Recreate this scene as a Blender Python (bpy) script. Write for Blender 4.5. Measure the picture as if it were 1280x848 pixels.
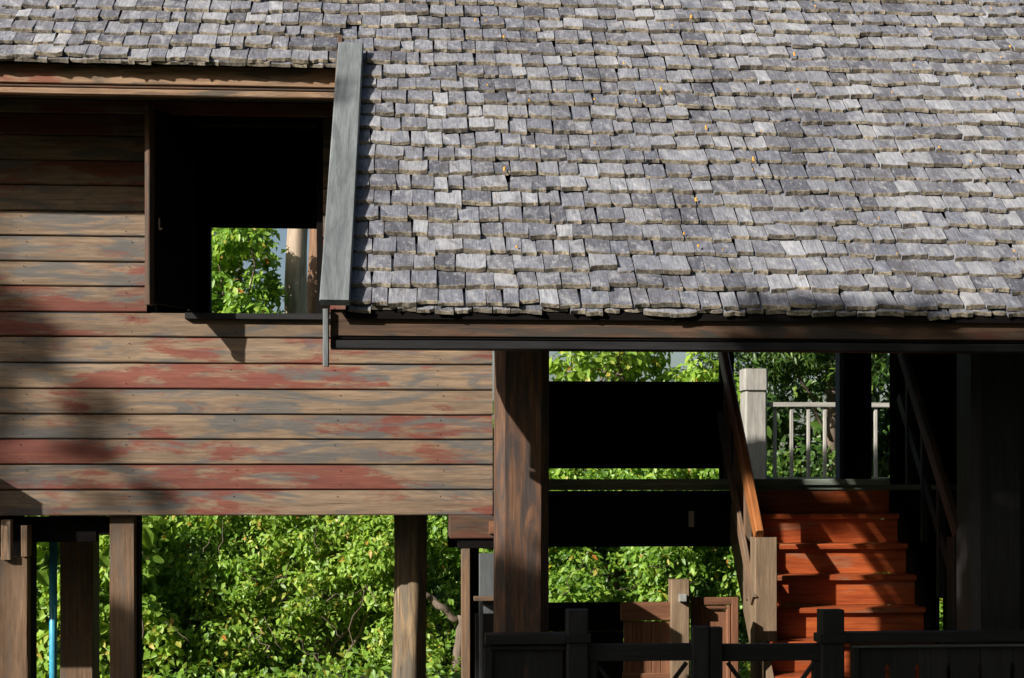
import bpy, math, random
import numpy as np
from mathutils import Matrix, Vector, noise
R = math.radians
for o in list(bpy.data.objects): bpy.data.objects.remove(o)
sc = bpy.context.scene
COL = sc.collection
rnd = random.Random(7)

# ------------------------------------------------------------------ camera, sun, sky, exposure
EYE = 2.2; YC = -9.1; F = 1900.0; PSI = math.atan(129/1900); HOR = 600.0
cd = bpy.data.cameras.new('camera'); cam = bpy.data.objects.new('camera', cd); COL.objects.link(cam)
cam.location = (0, YC, EYE); cam.rotation_euler = (R(90), 0, -PSI)
cd.sensor_width = 36; cd.lens = F/1280*36; cd.shift_y = (HOR-424)/1280
cd.clip_start = 0.05; cd.clip_end = 3000
sc.camera = cam
SUN = Vector((1.40, 1.0, -0.85)).normalized()            # direction the light travels
sd = bpy.data.lights.new('sun', 'SUN'); so = bpy.data.objects.new('sun', sd); COL.objects.link(so)
sd.energy = 5.0; sd.angle = R(0.5); sd.color = (1.0, 0.94, 0.86)
so.rotation_euler = SUN.to_track_quat('-Z', 'Y').to_euler()
w = bpy.data.worlds.new('World'); sc.world = w; w.use_nodes = True
nt = w.node_tree; bg = nt.nodes['Background']
sky = nt.nodes.new('ShaderNodeTexSky'); sky.sky_type = 'NISHITA'; sky.sun_disc = False
tosun = -SUN
sky.sun_elevation = math.asin(tosun.z); sky.sun_rotation = math.atan2(tosun.x, tosun.y)
nt.links.new(sky.outputs[0], bg.inputs[0]); bg.inputs[1].default_value = 0.075
sky.dust_density = 2.5
sc.view_settings.view_transform = 'Standard'; sc.view_settings.look = 'None'
sc.view_settings.exposure = 0.42; sc.view_settings.gamma = 1
sc.render.engine = 'CYCLES'
try: sc.cycles.max_bounces = 6
except Exception: pass

def at(px, py, Y):
    """pixel of the photograph + facade depth -> world X, Z"""
    u = (px-640)/F; v = (HOR-py)/F
    t = (Y-YC)/(math.cos(PSI)-u*math.sin(PSI))
    return t*(math.sin(PSI)+u*math.cos(PSI)), EYE+t*v
def AX(px, Y): return at(px, 600, Y)[0]
def AZ(px, py, Y): return at(px, py, Y)[1]

# ------------------------------------------------------------------ materials
def newmat(name):
    m = bpy.data.materials.new(name); m.use_nodes = True
    n = m.node_tree; b = n.nodes['Principled BSDF']
    return m, n, b
def N(nt, typ, **kw):
    n = nt.nodes.new(typ)
    for k, v in kw.items(): setattr(n, k, v)
    return n
def mixc(nt, fac, a, b, blend='MIX'):
    m = nt.nodes.new('ShaderNodeMix'); m.data_type = 'RGBA'; m.blend_type = blend
    for s, v in ((0, fac), (6, a), (7, b)):
        if isinstance(v, (int, float)): m.inputs[s].default_value = v
        elif isinstance(v, tuple): m.inputs[s].default_value = v+(1,) if len(v) == 3 else v
        else: nt.links.new(v, m.inputs[s])
    return m.outputs[2]
def ramp(nt, src, p0, p1, c0=(0, 0, 0), c1=(1, 1, 1)):
    r = nt.nodes.new('ShaderNodeValToRGB'); e = r.color_ramp.elements
    e[0].position = p0; e[1].position = p1; e[0].color = c0+(1,); e[1].color = c1+(1,)
    nt.links.new(src, r.inputs[0]); return r.outputs[0]
def vnoise(nt, vec, sx, sy, sz, detail=5, rough=.6, dist=0.0, off=0):
    mp = N(nt, 'ShaderNodeMapping'); mp.inputs['Scale'].default_value = (sx, sy, sz); mp.inputs['Location'].default_value = (off, off*.7, off*1.3)
    nt.links.new(vec, mp.inputs[0])
    t = N(nt, 'ShaderNodeTexNoise'); t.inputs['Scale'].default_value = 1; t.inputs['Detail'].default_value = detail
    t.inputs['Roughness'].default_value = rough; t.inputs['Distortion'].default_value = dist
    nt.links.new(mp.outputs[0], t.inputs[0]); return t.outputs[0]
def islandvec(nt):
    """object coordinates shifted by a random amount per object and per island, and the random value"""
    tc = N(nt, 'ShaderNodeTexCoord'); oi = N(nt, 'ShaderNodeObjectInfo'); ge = N(nt, 'ShaderNodeNewGeometry')
    a = N(nt, 'ShaderNodeMath', operation='ADD'); nt.links.new(oi.outputs['Random'], a.inputs[0]); nt.links.new(ge.outputs['Random Per Island'], a.inputs[1])
    fr = N(nt, 'ShaderNodeMath', operation='FRACT'); nt.links.new(a.outputs[0], fr.inputs[0])
    m = N(nt, 'ShaderNodeMath', operation='MULTIPLY'); nt.links.new(fr.outputs[0], m.inputs[0]); m.inputs[1].default_value = 37.0
    v = N(nt, 'ShaderNodeVectorMath', operation='ADD'); nt.links.new(tc.outputs['Object'], v.inputs[0]); nt.links.new(m.outputs[0], v.inputs[1])
    return v.outputs[0], fr.outputs[0]
def wood(name, light, dark, red=None, redamt=.5, gray=None, grayamt=.5, vary=.25, rough=.75, bump=.25, crack=.5, spec=.3, fine=1.0, soft=.02):
    m, nt, b = newmat(name)
    vec, rv = islandvec(nt)
    g1 = vnoise(nt, vec, 2.4*fine, 48*fine, 48*fine, 8, .72, .25)
    g2 = vnoise(nt, vec, 9*fine, 160*fine, 160*fine, 3, .6, 0, 3)
    blotch = vnoise(nt, vec, 2.0, 7, 7, 4, .6, .5, 9)
    c = mixc(nt, ramp(nt, g1, .34, .66), dark, light)
    c = mixc(nt, ramp(nt, blotch, .35, .7), c, mixc(nt, .45, c, tuple(x*.6 for x in dark)))
    if gray is not None:
        gm = vnoise(nt, vec, 1.6, 10, 10, 6, .62, 1.2, 21)
        c = mixc(nt, ramp(nt, gm, .58-.2*grayamt-soft, .64-.2*grayamt+soft, c1=(.8, .8, .8)), c, gray)
    if red is not None:
        rm = vnoise(nt, vec, 1.7, 7.5, 7.5, 10, .68, .35, 33)
        rb = vnoise(nt, vec, .5, .5, .5, 2, .5, 0, 70); am = N(nt, 'ShaderNodeMath', operation='MULTIPLY_ADD'); nt.links.new(rb, am.inputs[0]); am.inputs[1].default_value = .7; am.inputs[2].default_value = -.38
        ad = N(nt, 'ShaderNodeMath', operation='ADD'); nt.links.new(rm, ad.inputs[0]); nt.links.new(am.outputs[0], ad.inputs[1]); rm = ad.outputs[0]
        gg = mixc(nt, ramp(nt, g1, .3, .7), tuple(x*.7 for x in red), red)
        c = mixc(nt, ramp(nt, rm, .60-.2*redamt-soft*.4, .66-.2*redamt+soft*.7, c1=(.85, .85, .85)), c, gg)
    fn = ramp(nt, g2, .3, .7, (.78, .78, .78), (1.12, 1.12, 1.12))
    c = mixc(nt, 1.0, c, fn, 'MULTIPLY')
    ck = vnoise(nt, vec, 1.4*fine, 70*fine, 70*fine, 4, .7, 0, 50)
    ckr = ramp(nt, ck, .30, .36, (1-crack, 1-crack, 1-crack), (1, 1, 1))
    c = mixc(nt, 1.0, c, ckr, 'MULTIPLY')
    vr = ramp(nt, rv, 0, 1, (1-vary,)*3, (1+vary,)*3)
    c = mixc(nt, 1.0, c, vr, 'MULTIPLY')
    nt.links.new(c, b.inputs['Base Color'])
    b.inputs['Roughness'].default_value = rough; b.inputs['Specular IOR Level'].default_value = spec
    bp = N(nt, 'ShaderNodeBump'); bp.inputs['Strength'].default_value = bump; bp.inputs['Distance'].default_value = .006
    h = mixc(nt, .35, g1, g2); h = mixc(nt, .5, h, ckr)
    nt.links.new(h, bp.inputs['Height']); nt.links.new(bp.outputs[0], b.inputs['Normal'])
    return m
M = {}
M['siding'] = wood('weathered siding wood', (.385, .275, .18), (.18, .125, .085), red=(.25, .068, .048), redamt=.56, gray=(.115, .12, .12), grayamt=.42, vary=.14, bump=.25, crack=.45, soft=.02)
M['fascia'] = wood('fascia wood', (.50, .34, .21), (.27, .15, .09), red=(.30, .10, .06), redamt=.3, gray=(.09, .085, .07), grayamt=.3, vary=.05)
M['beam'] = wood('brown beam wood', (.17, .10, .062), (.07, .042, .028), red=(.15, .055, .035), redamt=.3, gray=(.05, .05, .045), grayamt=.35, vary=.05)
M['post'] = wood('stained post wood', (.28, .145, .08), (.07, .042, .03), red=(.15, .075, .05), redamt=.2, gray=(.055, .05, .05), grayamt=.5, vary=.05, bump=.35, fine=.8)
M['old'] = wood('old rough post wood', (.50, .35, .20), (.10, .068, .04), gray=(.14, .125, .10), grayamt=.45, vary=.1, bump=.9, crack=.92, fine=.8)
M['brownpost'] = wood('brown stilt wood', (.32, .20, .12), (.14, .085, .05), gray=(.16, .12, .09), grayamt=.35, vary=.1, bump=.4)
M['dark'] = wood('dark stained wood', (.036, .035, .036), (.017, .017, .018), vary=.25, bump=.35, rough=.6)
M['black'] = wood('near black shaded wood', (.012, .010, .009), (.006, .005, .005), vary=.2, bump=.2, rough=.8, spec=.1)  # near-black base colour holds the deep shade of rooms and recesses
M['cap'] = wood('grey painted board', (.25, .27, .275), (.15, .17, .175), gray=(.12, .135, .14), grayamt=.3, vary=.03, bump=.4, crack=.35, fine=1.5)
M['stair'] = wood('orange varnished wood', (.52, .125, .035), (.27, .05, .017), vary=.12, bump=.15, rough=.38, spec=.5, crack=.15, fine=.6)
M['stair'] = wood('orange varnished wood', (.64, .15, .038), (.27, .05, .018), gray=(.34, .15, .08), grayamt=.05, vary=.16, bump=.25, rough=.42, spec=.5, crack=.3, fine=.8)
M['handrail'] = wood('amber handrail wood', (.50, .19, .06), (.26, .09, .03), vary=.1, bump=.15, rough=.45, crack=.2)
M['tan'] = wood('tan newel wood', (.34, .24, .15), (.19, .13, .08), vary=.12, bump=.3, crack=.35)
M['gate'] = wood('red brown gate wood', (.29, .135, .07), (.15, .062, .034), vary=.15, bump=.25, crack=.3)
M['pale'] = wood('pale weathered rail wood', (.55, .53, .48), (.36, .34, .30), vary=.1, bump=.2, crack=.3)
M['deck'] = wood('grey green deck wood', (.33, .38, .31), (.18, .22, .18), vary=.2, bump=.3)  # brightened so the shaded deck edge reads as sunlit
M['bluegrey'] = wood('blue grey panel wood', (.15, .16, .165), (.10, .11, .115), vary=.1, bump=.15, crack=.2)

def shingle_mat():
    m, nt, b = newmat('weathered shingle')
    vec, rv = islandvec(nt)
    g = vnoise(nt, vec, 130, 9, 40, 4, .65, .3)
    bl = vnoise(nt, vec, 16, 9, 9, 4, .6, .6, 5)
    wn = N(nt, 'ShaderNodeTexWhiteNoise'); wn.noise_dimensions = '1D'; nt.links.new(rv, wn.inputs[1])
    base = ramp(nt, wn.outputs[0], 0, 1, (.11, .116, .14), (.285, .29, .31))
    cr = base.node.color_ramp
    for p, col in ((.25, (.172, .176, .203)), (.5, (.202, .215, .256)), (.75, (.25, .257, .284)), (.93, (.34, .355, .39))):
        e = cr.elements.new(p); e.color = col+(1,)
    c = mixc(nt, 1.0, base, ramp(nt, g, .3, .7, (.55, .55, .57), (1.28, 1.28, 1.27)), 'MULTIPLY')
    c = mixc(nt, ramp(nt, bl, .52, .72), c, mixc(nt, .5, c, (.50, .50, .50)))
    c = mixc(nt, ramp(nt, bl, .30, .44, (1, 1, 1), (0, 0, 0)), c, mixc(nt, .6, c, (.10, .09, .085)))
    ge = N(nt, 'ShaderNodeNewGeometry'); st_ = vnoise(nt, ge.outputs['Position'], 2.6, .9, .9, 5, .62, .6, 11)
    c = mixc(nt, 1.0, c, ramp(nt, st_, .34, .66, (.70, .70, .73), (1.22, 1.2, 1.17)), 'MULTIPLY')
    ed = vnoise(nt, vec, 45, 30, 30, 4, .7, 0, 61)
    c = mixc(nt, ramp(nt, ed, .55, .68), c, mixc(nt, .45, c, (.52, .52, .525)))
    nt.links.new(c, b.inputs['Base Color']); b.inputs['Roughness'].default_value = .72; b.inputs['Specular IOR Level'].default_value = .35
    bp = N(nt, 'ShaderNodeBump'); bp.inputs['Strength'].default_value = .45; bp.inputs['Distance'].default_value = .004
    nt.links.new(g, bp.inputs['Height']); nt.links.new(bp.outputs[0], b.inputs['Normal'])
    return m
M['shingle'] = shingle_mat()
def butt_mat():
    m, nt, b = newmat('shingle butt end')
    vec, rv = islandvec(nt)
    g = vnoise(nt, vec, 60, 60, 60, 4, .6)
    c = mixc(nt, ramp(nt, g, .35, .65), (.11, .10, .085), (.38, .33, .255))
    c = mixc(nt, 1.0, c, ramp(nt, rv, 0, 1, (.6, .6, .6), (1.25, 1.22, 1.15)), 'MULTIPLY')
    nt.links.new(c, b.inputs['Base Color']); b.inputs['Roughness'].default_value = .9
    return m
M['butt'] = butt_mat()
def plain(name, col, rough=.5, metal=0.0, spec=.5, bump=0):
    m, nt, b = newmat(name)
    tc = N(nt, 'ShaderNodeTexCoord'); g = vnoise(nt, tc.outputs['Object'], 25, 25, 25, 4, .6)
    c = mixc(nt, ramp(nt, g, .3, .7), tuple(x*.75 for x in col), tuple(min(1, x*1.15) for x in col))
    nt.links.new(c, b.inputs['Base Color']); b.inputs['Roughness'].default_value = rough; b.inputs['Metallic'].default_value = metal
    b.inputs['Specular IOR Level'].default_value = spec
    return m
M['pipe'] = plain('blue plastic pipe', (.07, .42, .60), .35)
M['metal'] = plain('worn brass hook', (.55, .45, .28), .4, .6)
M['peg'] = plain('grey metal knob', (.42, .42, .40), .5, .3)
M['resin'] = plain('yellow lichen', (.75, .38, .05), .8)
def leafmat(name, cols, trans=.35, rough=.42, spec=.45):
    m, nt, b = newmat(name)
    ge = N(nt, 'ShaderNodeNewGeometry')
    wn = N(nt, 'ShaderNodeTexWhiteNoise'); wn.noise_dimensions = '1D'; nt.links.new(ge.outputs['Random Per Island'], wn.inputs[1])
    r = N(nt, 'ShaderNodeValToRGB'); e = r.color_ramp.elements
    n = len(cols)
    e[0].color = cols[0][1]+(1,); e[0].position = cols[0][0]; e[1].color = cols[-1][1]+(1,); e[1].position = cols[-1][0]
    for p, c in cols[1:-1]: x = e.new(p); x.color = c+(1,)
    nt.links.new(wn.outputs[0], r.inputs[0])
    nt.links.new(r.outputs[0], b.inputs['Base Color']); b.inputs['Roughness'].default_value = rough; b.inputs['Specular IOR Level'].default_value = spec
    tr = N(nt, 'ShaderNodeBsdfTranslucent')
    tcol = mixc(nt, 1.0, r.outputs[0], (1.5, 1.35, .6), 'MULTIPLY')
    nt.links.new(tcol, tr.inputs[0])
    mx = N(nt, 'ShaderNodeMixShader'); mx.inputs[0].default_value = trans
    nt.links.new(b.outputs[0], mx.inputs[1]); nt.links.new(tr.outputs[0], mx.inputs[2])
    nt.links.new(mx.outputs[0], nt.nodes['Material Output'].inputs[0])
    return m
M['leaf'] = leafmat('fresh green leaves', [(0, (.09, .19, .025)), (.35, (.16, .32, .035)), (.7, (.26, .45, .055)), (.95, (.40, .56, .09)), (.992, (.42, .32, .04)), (1, (.50, .16, .03))])
M['leafy'] = leafmat('yellow green leaves', [(0, (.14, .25, .035)), (.4, (.24, .42, .05)), (.85, (.38, .56, .085)), (.97, (.55, .52, .10)), (1, (.5, .2, .05))])
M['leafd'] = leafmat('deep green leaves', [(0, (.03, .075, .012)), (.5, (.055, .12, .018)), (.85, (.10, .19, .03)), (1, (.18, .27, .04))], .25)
M['bark'] = wood('grey bark', (.30, .23, .17), (.13, .10, .075), vary=.1, bump=1.0, crack=.6, fine=.5)
M['barkpale'] = wood('pale smooth bark', (.62, .50, .38), (.42, .32, .23), gray=(.30, .24, .19), grayamt=.3, vary=.05, bump=.5, crack=.3, fine=.4)
M['barkbrown'] = wood('brown bark', (.36, .21, .12), (.16, .09, .055), vary=.05, bump=1.0, crack=.7, fine=.6)
def ground_mat():
    m, nt, b = newmat('ground soil and grass')
    tc = N(nt, 'ShaderNodeTexCoord')
    g = vnoise(nt, tc.outputs['Object'], 1.2, 1.2, 1.2, 8, .65); f = vnoise(nt, tc.outputs['Object'], 14, 14, 14, 5, .6)
    c = mixc(nt, ramp(nt, g, .4, .6), (.055, .042, .028), (.03, .05, .014)); c = mixc(nt, ramp(nt, f, .3, .7), mixc(nt, .5, c, (.03, .03, .015)), c)
    nt.links.new(c, b.inputs['Base Color']); b.inputs['Roughness'].default_value = .95
    return m
M['ground'] = ground_mat()

# ------------------------------------------------------------------ object helpers
W = {}
def link(o, parent, mat4):
    COL.objects.link(o); W[o] = mat4
    if parent is not None:
        o.parent = parent; o.matrix_basis = W[parent].inverted() @ mat4
    else: o.matrix_basis = mat4
    return o
def thing(name, label, cat, loc, group=None):
    o = bpy.data.objects.new(name, None); o.empty_display_size = .2
    link(o, None, Matrix.Translation(loc)); o['label'] = label; o['category'] = cat
    if group: o['group'] = group
    return o
def tag(o, label=None, cat=None, group=None, kind=None):
    for k, v in (('label', label), ('category', cat), ('group', group), ('kind', kind)):
        if v: o[k] = v
    return o
def mesh(name, verts, faces, mats, smooth=False, idx=None):
    me = bpy.data.meshes.new(name); me.from_pydata(verts, [], faces)
    for m in (mats if isinstance(mats, list) else [mats]): me.materials.append(m)
    if idx: me.polygons.foreach_set('material_index', idx)
    if smooth: me.polygons.foreach_set('use_smooth', [True]*len(me.polygons))
    me.update(); return me
def section(w, h, ch):
    a, b = w/2, h/2; c = min(ch, a*.9, b*.9)
    return [(-a+c, -b), (a-c, -b), (a, -b+c), (a, b-c), (a-c, b), (-a+c, b), (-a, b-c), (-a, -b+c)]
def bar_geo(L, w, h, ch, segs, jit, bow=0, seed=0):
    rr = random.Random(seed); sec = section(w, h, ch); V = []; Fc = []
    ph = rr.uniform(0, 6)
    for i in range(segs+1):
        x = -L/2+L*i/segs
        oy = bow*math.sin(ph+3*i/segs); oz = bow*math.sin(ph*1.7+4*i/segs)
        for (y, z) in sec:
            V.append((x, y+oy+rr.uniform(-jit, jit), z+oz+rr.uniform(-jit, jit)))
    for i in range(segs):
        for k in range(8):
            a = i*8+k; b = i*8+(k+1) % 8; Fc.append((a, b, b+8, a+8))
    Fc.append(tuple(reversed(range(8)))); Fc.append(tuple(range(segs*8, segs*8+8)))
    return V, Fc
_seed = [0]
def bar(name, p0, p1, w, h, mat, parent, ch=.004, segs=None, jit=.0008, bow=0.0, wdir=(0, 1, 0)):
    """a timber from p0 to p1; w is its size along wdir, h across it; grain runs along local X"""
    p0 = Vector(p0); p1 = Vector(p1); d = p1-p0; L = d.length; x = d.normalized()
    y = Vector(wdir); y = (y-x*y.dot(x)).normalized(); z = x.cross(y)
    m4 = Matrix.Translation((p0+p1)/2) @ Matrix((x, y, z)).transposed().to_4x4()
    _seed[0] += 1
    V, Fc = bar_geo(L, w, h, ch, segs or max(1, min(8, int(L/.35))), jit, bow, _seed[0])
    o = bpy.data.objects.new(name, mesh(name, V, Fc, M[mat])); return link(o, parent, m4)
def hpx(name, x0, x1, y0, y1, Y, dep, mat, parent, **kw):
    """horizontal timber whose front face (at facade depth Y) covers these pixels"""
    X0, Z0 = at(x0, y1, Y); X1, _ = at(x1, y1, Y); _, Z1 = at((x0+x1)/2, y0, Y); _, Z0 = at((x0+x1)/2, y1, Y)
    return bar(name, (X0, Y+dep/2, (Z0+Z1)/2), (X1, Y+dep/2, (Z0+Z1)/2), dep, Z1-Z0, mat, parent, **kw)
def vpx(name, x0, x1, y0, y1, Y, dep, mat, parent, zb=None, **kw):
    """upright timber; zb overrides its foot height"""
    X0, X1 = AX(x0, Y), AX(x1, Y); Z1 = AZ((x0+x1)/2, y0, Y); Z0 = AZ((x0+x1)/2, y1, Y) if zb is None else zb
    return bar(name, ((X0+X1)/2, Y+dep/2, Z0), ((X0+X1)/2, Y+dep/2, Z1), dep, X1-X0, mat, parent, **kw)

# ------------------------------------------------------------------ ground
def ground():
    V = []; Fc = []; xs = [-900, -200, -60, -20, -10, -5, 0, 5, 10, 20, 60, 200, 900]; n = len(xs)
    for y in xs:
        for x in xs: V.append((x, y, 0))
    for j in range(n-1):
        for i in range(n-1): a = j*n+i; Fc.append((a, a+1, a+1+n, a+n))
    o = bpy.data.objects.new('ground', mesh('ground', V, Fc, M['ground'])); link(o, None, Matrix()); o['kind'] = 'structure'
ground()

# ------------------------------------------------------------------ the house
YE, ZE, TAN = -2.06, EYE+.804, 1.107            # lower eave line and pitch
YL = -.68                                        # upper eave (left part)
YR = .80                                         # ridge
TH = math.atan(TAN); CT, ST = math.cos(TH), math.sin(TH)
def roofz(Y): return ZE+TAN*(Y-YE)
XV = AX(437, YE)                                 # left verge of the lower part
XR, XLL = 6.2, -5.6
house = thing('wooden_house', 'old timber house on stilts with plank walls and a grey shingle roof', 'house', (0, .5, 0))

# wall of overlapping planks
wall = bpy.data.objects.new('plank_wall', None); link(wall, house, Matrix.Translation((0, .06, EYE-.2)))
WX0, WX1 = AX(0, 0)-2.6, .50
wx0, wx1 = AX(184, 0), AX(404, 0)                # window opening
WTOP = 16
edges = [645, 612.5, 581, 549.5, 518.5, 487, 455, 422.5, 392, 360, 329.5, 298, 267, 235, 204, 173, 146, 128]
ZS = [AZ(300, e, 0) for e in edges]
def plank(xa, xb, za, zb, Y=0.0, parent=wall, mat='siding', s=1):
    _seed[0] += 1; rr = random.Random(_seed[0])
    L = xb-xa; n = max(2, int(L/.25)); V = []; Fc = []; h = zb-za
    for i in range(n+1):
        x = -L/2+L*i/n; wz = .0022*noise.noise((x*2.3+_seed[0]*7, 0, 0)); wy = .004*noise.noise((x*1.1, _seed[0]*3, 0))
        prof = [(-.016, -h/2+.004), (-.020, -h/2+.009), (-.0195, 0), (-.012, h/2-.006), (-.002, h/2-.0015), (.006, h/2-.002), (.006, -h/2+.002), (-.012, -h/2+.002)]
        for (y, z) in prof: V.append((x, y*s+wy, z+wz+rr.uniform(-.0004, .0004)))
    for i in range(n):
        for k in range(8): a = i*8+k; b = i*8+(k+1) % 8; Fc.append((a, a+8, b+8, b))
    Fc.append(tuple(range(8))); Fc.append(tuple(reversed(range(n*8, n*8+8))))
    o = bpy.data.objects.new('plank', mesh('plank', V, Fc, M[mat]))
    return link(o, parent, Matrix.Translation(((xa+xb)/2, Y, (za+zb)/2)))
for i in range(len(ZS)-1):
    za, zb = ZS[i], ZS[i+1]
    if i < 8: plank(WX0, WX1, za, zb)
    elif i < 16: plank(WX0, wx0, za, zb); plank(wx1, WX1, za, zb)
    else: plank(WX0, WX1, za, zb)
zt = ZS[-1]
while zt < roofz(0)-.05:
    plank(WX0, WX1, zt, min(zt+.15, roofz(0)-.02)); zt += .15
nv, nf = [], []
for i in range(len(ZS)-1):
    x = WX0+.3+.02*math.sin(i*2.1)
    while x < WX1-.05:
        if i < 8 or i > 15 or x < wx0-.05 or x > wx1+.03:
            for dz in (.03, .115):
                if ZS[i]+dz < ZS[i+1]-.01:
                    n0 = len(nv); cz = ZS[i]+dz; yy = -.0235
                    nv += [(x+.0035*math.cos(a*math.pi/3), yy+.004, cz+.0035*math.sin(a*math.pi/3)) for a in range(6)]+[(x, yy, cz)]
                    nf += [(n0+(a+1) % 6, n0+6, n0+a) for a in range(6)]
        x += .61
o = bpy.data.objects.new('nail_heads', mesh('nail_heads', nv, nf, M['black'])); link(o, wall, Matrix()); o['kind'] = 'stuff'
# backing boards close the joints and the room
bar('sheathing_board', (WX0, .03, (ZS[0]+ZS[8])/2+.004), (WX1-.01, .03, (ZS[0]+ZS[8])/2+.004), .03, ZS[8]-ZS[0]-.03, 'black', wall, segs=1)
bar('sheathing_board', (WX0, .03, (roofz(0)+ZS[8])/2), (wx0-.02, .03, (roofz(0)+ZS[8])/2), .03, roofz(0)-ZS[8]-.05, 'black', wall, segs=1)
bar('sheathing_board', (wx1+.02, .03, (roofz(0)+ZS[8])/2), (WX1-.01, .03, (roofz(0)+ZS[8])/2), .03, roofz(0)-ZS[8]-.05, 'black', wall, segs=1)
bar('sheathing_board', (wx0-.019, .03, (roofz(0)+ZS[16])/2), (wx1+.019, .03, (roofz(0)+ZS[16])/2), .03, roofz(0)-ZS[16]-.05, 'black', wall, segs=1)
# window surround, sill, open shutter
win = bpy.data.objects.new('front_window', None); link(win, house, Matrix.Translation((wx0, 0, ZS[8])))
hpx('window_sill', 231, 403, 391.5, 399.5, -.055, .10, 'dark', win)
for xx in (wx0+.02, wx1-.02): bar('window_frame', (xx, .07, ZS[8]), (xx, .07, ZS[16]), .10, .04, 'black', win)
bar('window_frame', (wx0, .07, ZS[16]-.02), (wx1, .07, ZS[16]-.02), .10, .04, 'black', win)
hx, ox = AX(243, 0), AX(186, -.33)
sh = bar('window_shutter', ((hx+ox)/2, -.175, AZ(215, 391, -.02)+.005), ((hx+ox)/2, -.175, ZS[16]), .030, 1.0, 'dark', win, wdir=(.8, -.5, 0))
bpy.data.objects.remove(sh)
dvec = Vector((ox-hx, -.33, 0)); sl = dvec.length
zb_, zt_ = AZ(240, 391, 0)+.004, ZS[16]-.03
nsh = 3
shut = bar('window_shutter', Vector((hx, -.03, (zb_+zt_)/2))+dvec*.02, Vector((hx, -.03, (zb_+zt_)/2))+dvec*.97, .02, zt_-zb_-.02, 'black', win, segs=2, wdir=(-dvec.y, dvec.x, 0))
for f_, wd in ((.0, .05), (.93, .055)):
    c_ = Vector((hx, -.03, 0))+dvec*(f_+.035)
    bar('shutter_stile', (c_.x, c_.y, zb_), (c_.x, c_.y, zt_), .036, wd*sl/.45, 'beam' if f_ > .5 else 'black', shut, wdir=(-dvec.y, dvec.x, 0))  # brown edge and near-black face put the shutter's sun and shade into colour
hk = Vector((hx, -.03, 0))+dvec*.86+Vector((.028, -.01, 0))
z1, z2 = AZ(193, 274, -.3), AZ(193, 288, -.3)
bar('shutter_hook', (hk.x, hk.y, z2), (hk.x, hk.y, z1), .010, .008, 'metal', shut, ch=.003)
bar('shutter_hook', (hk.x, hk.y, z2+.004), (hk.x+.016, hk.y-.006, z2+.004), .009, .008, 'metal', shut, ch=.003)
# back wall with the far window, side walls, floor
YB = 2.4
bw = bpy.data.objects.new('back_wall', None); link(bw, house, Matrix.Translation((-1, YB, EYE)))
bx0, bx1 = AX(260, YB), AX(470, YB); bzt = AZ(330, 285.5, YB); bzb = AZ(330, 425, YB)
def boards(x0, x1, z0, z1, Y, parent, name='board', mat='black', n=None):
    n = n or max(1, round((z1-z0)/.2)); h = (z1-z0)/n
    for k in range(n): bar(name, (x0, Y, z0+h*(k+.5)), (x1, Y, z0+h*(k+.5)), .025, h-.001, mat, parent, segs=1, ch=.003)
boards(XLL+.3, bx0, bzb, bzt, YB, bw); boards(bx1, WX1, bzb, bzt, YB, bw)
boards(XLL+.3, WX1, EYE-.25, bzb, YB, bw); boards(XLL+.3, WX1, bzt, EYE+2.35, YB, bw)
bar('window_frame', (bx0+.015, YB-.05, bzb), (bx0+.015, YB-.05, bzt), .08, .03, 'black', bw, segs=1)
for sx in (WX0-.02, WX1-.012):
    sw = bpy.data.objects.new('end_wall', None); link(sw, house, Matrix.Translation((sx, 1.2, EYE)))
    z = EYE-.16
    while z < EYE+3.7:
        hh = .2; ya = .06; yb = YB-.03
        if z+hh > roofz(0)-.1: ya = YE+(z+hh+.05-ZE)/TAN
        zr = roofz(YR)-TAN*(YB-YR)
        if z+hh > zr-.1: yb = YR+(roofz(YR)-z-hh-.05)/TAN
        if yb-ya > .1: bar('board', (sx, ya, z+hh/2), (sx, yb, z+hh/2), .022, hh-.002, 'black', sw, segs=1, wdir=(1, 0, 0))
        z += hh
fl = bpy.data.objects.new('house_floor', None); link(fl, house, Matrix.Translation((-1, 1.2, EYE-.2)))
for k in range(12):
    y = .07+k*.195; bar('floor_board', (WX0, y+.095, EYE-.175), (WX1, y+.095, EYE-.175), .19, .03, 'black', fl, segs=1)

# roof deck and shingles
roof = bpy.data.objects.new('shingle_roof', None); link(roof, house, Matrix.Translation((1, YR, roofz(YR))))
def slab(name, x0, x1, Ya, Yb, front=True, off=.04, th=.03, mat='black'):
    za = roofz(Ya) if front else roofz(YR)-TAN*(Ya-YR); zb = roofz(Yb) if front else roofz(YR)-TAN*(Yb-YR)
    V = [(x, y, z-off-d) for x in (x0, x1) for (y, z) in ((Ya, za), (Yb, zb)) for d in (0, th)]
    Fc = [(0, 2, 3, 1), (4, 5, 7, 6), (0, 4, 6, 2), (1, 3, 7, 5), (0, 1, 5, 4), (2, 6, 7, 3)]
    o = bpy.data.objects.new(name, mesh(name, V, Fc, M[mat])); return link(o, roof, Matrix())
slab('roof_sheathing', XV-.02, XR, YE+.01, YL+.001)
slab('roof_sheathing', XLL, XR, YL+.002, YR)
slab('roof_sheathing', XLL, XR, YR+.001, 2.43, False, off=.0, th=.04)
bar('ridge_cap', (XLL, YR, roofz(YR)+.05), (XR, YR, roofz(YR)+.05), .16, .06, 'dark', roof, ch=.02)

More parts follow.
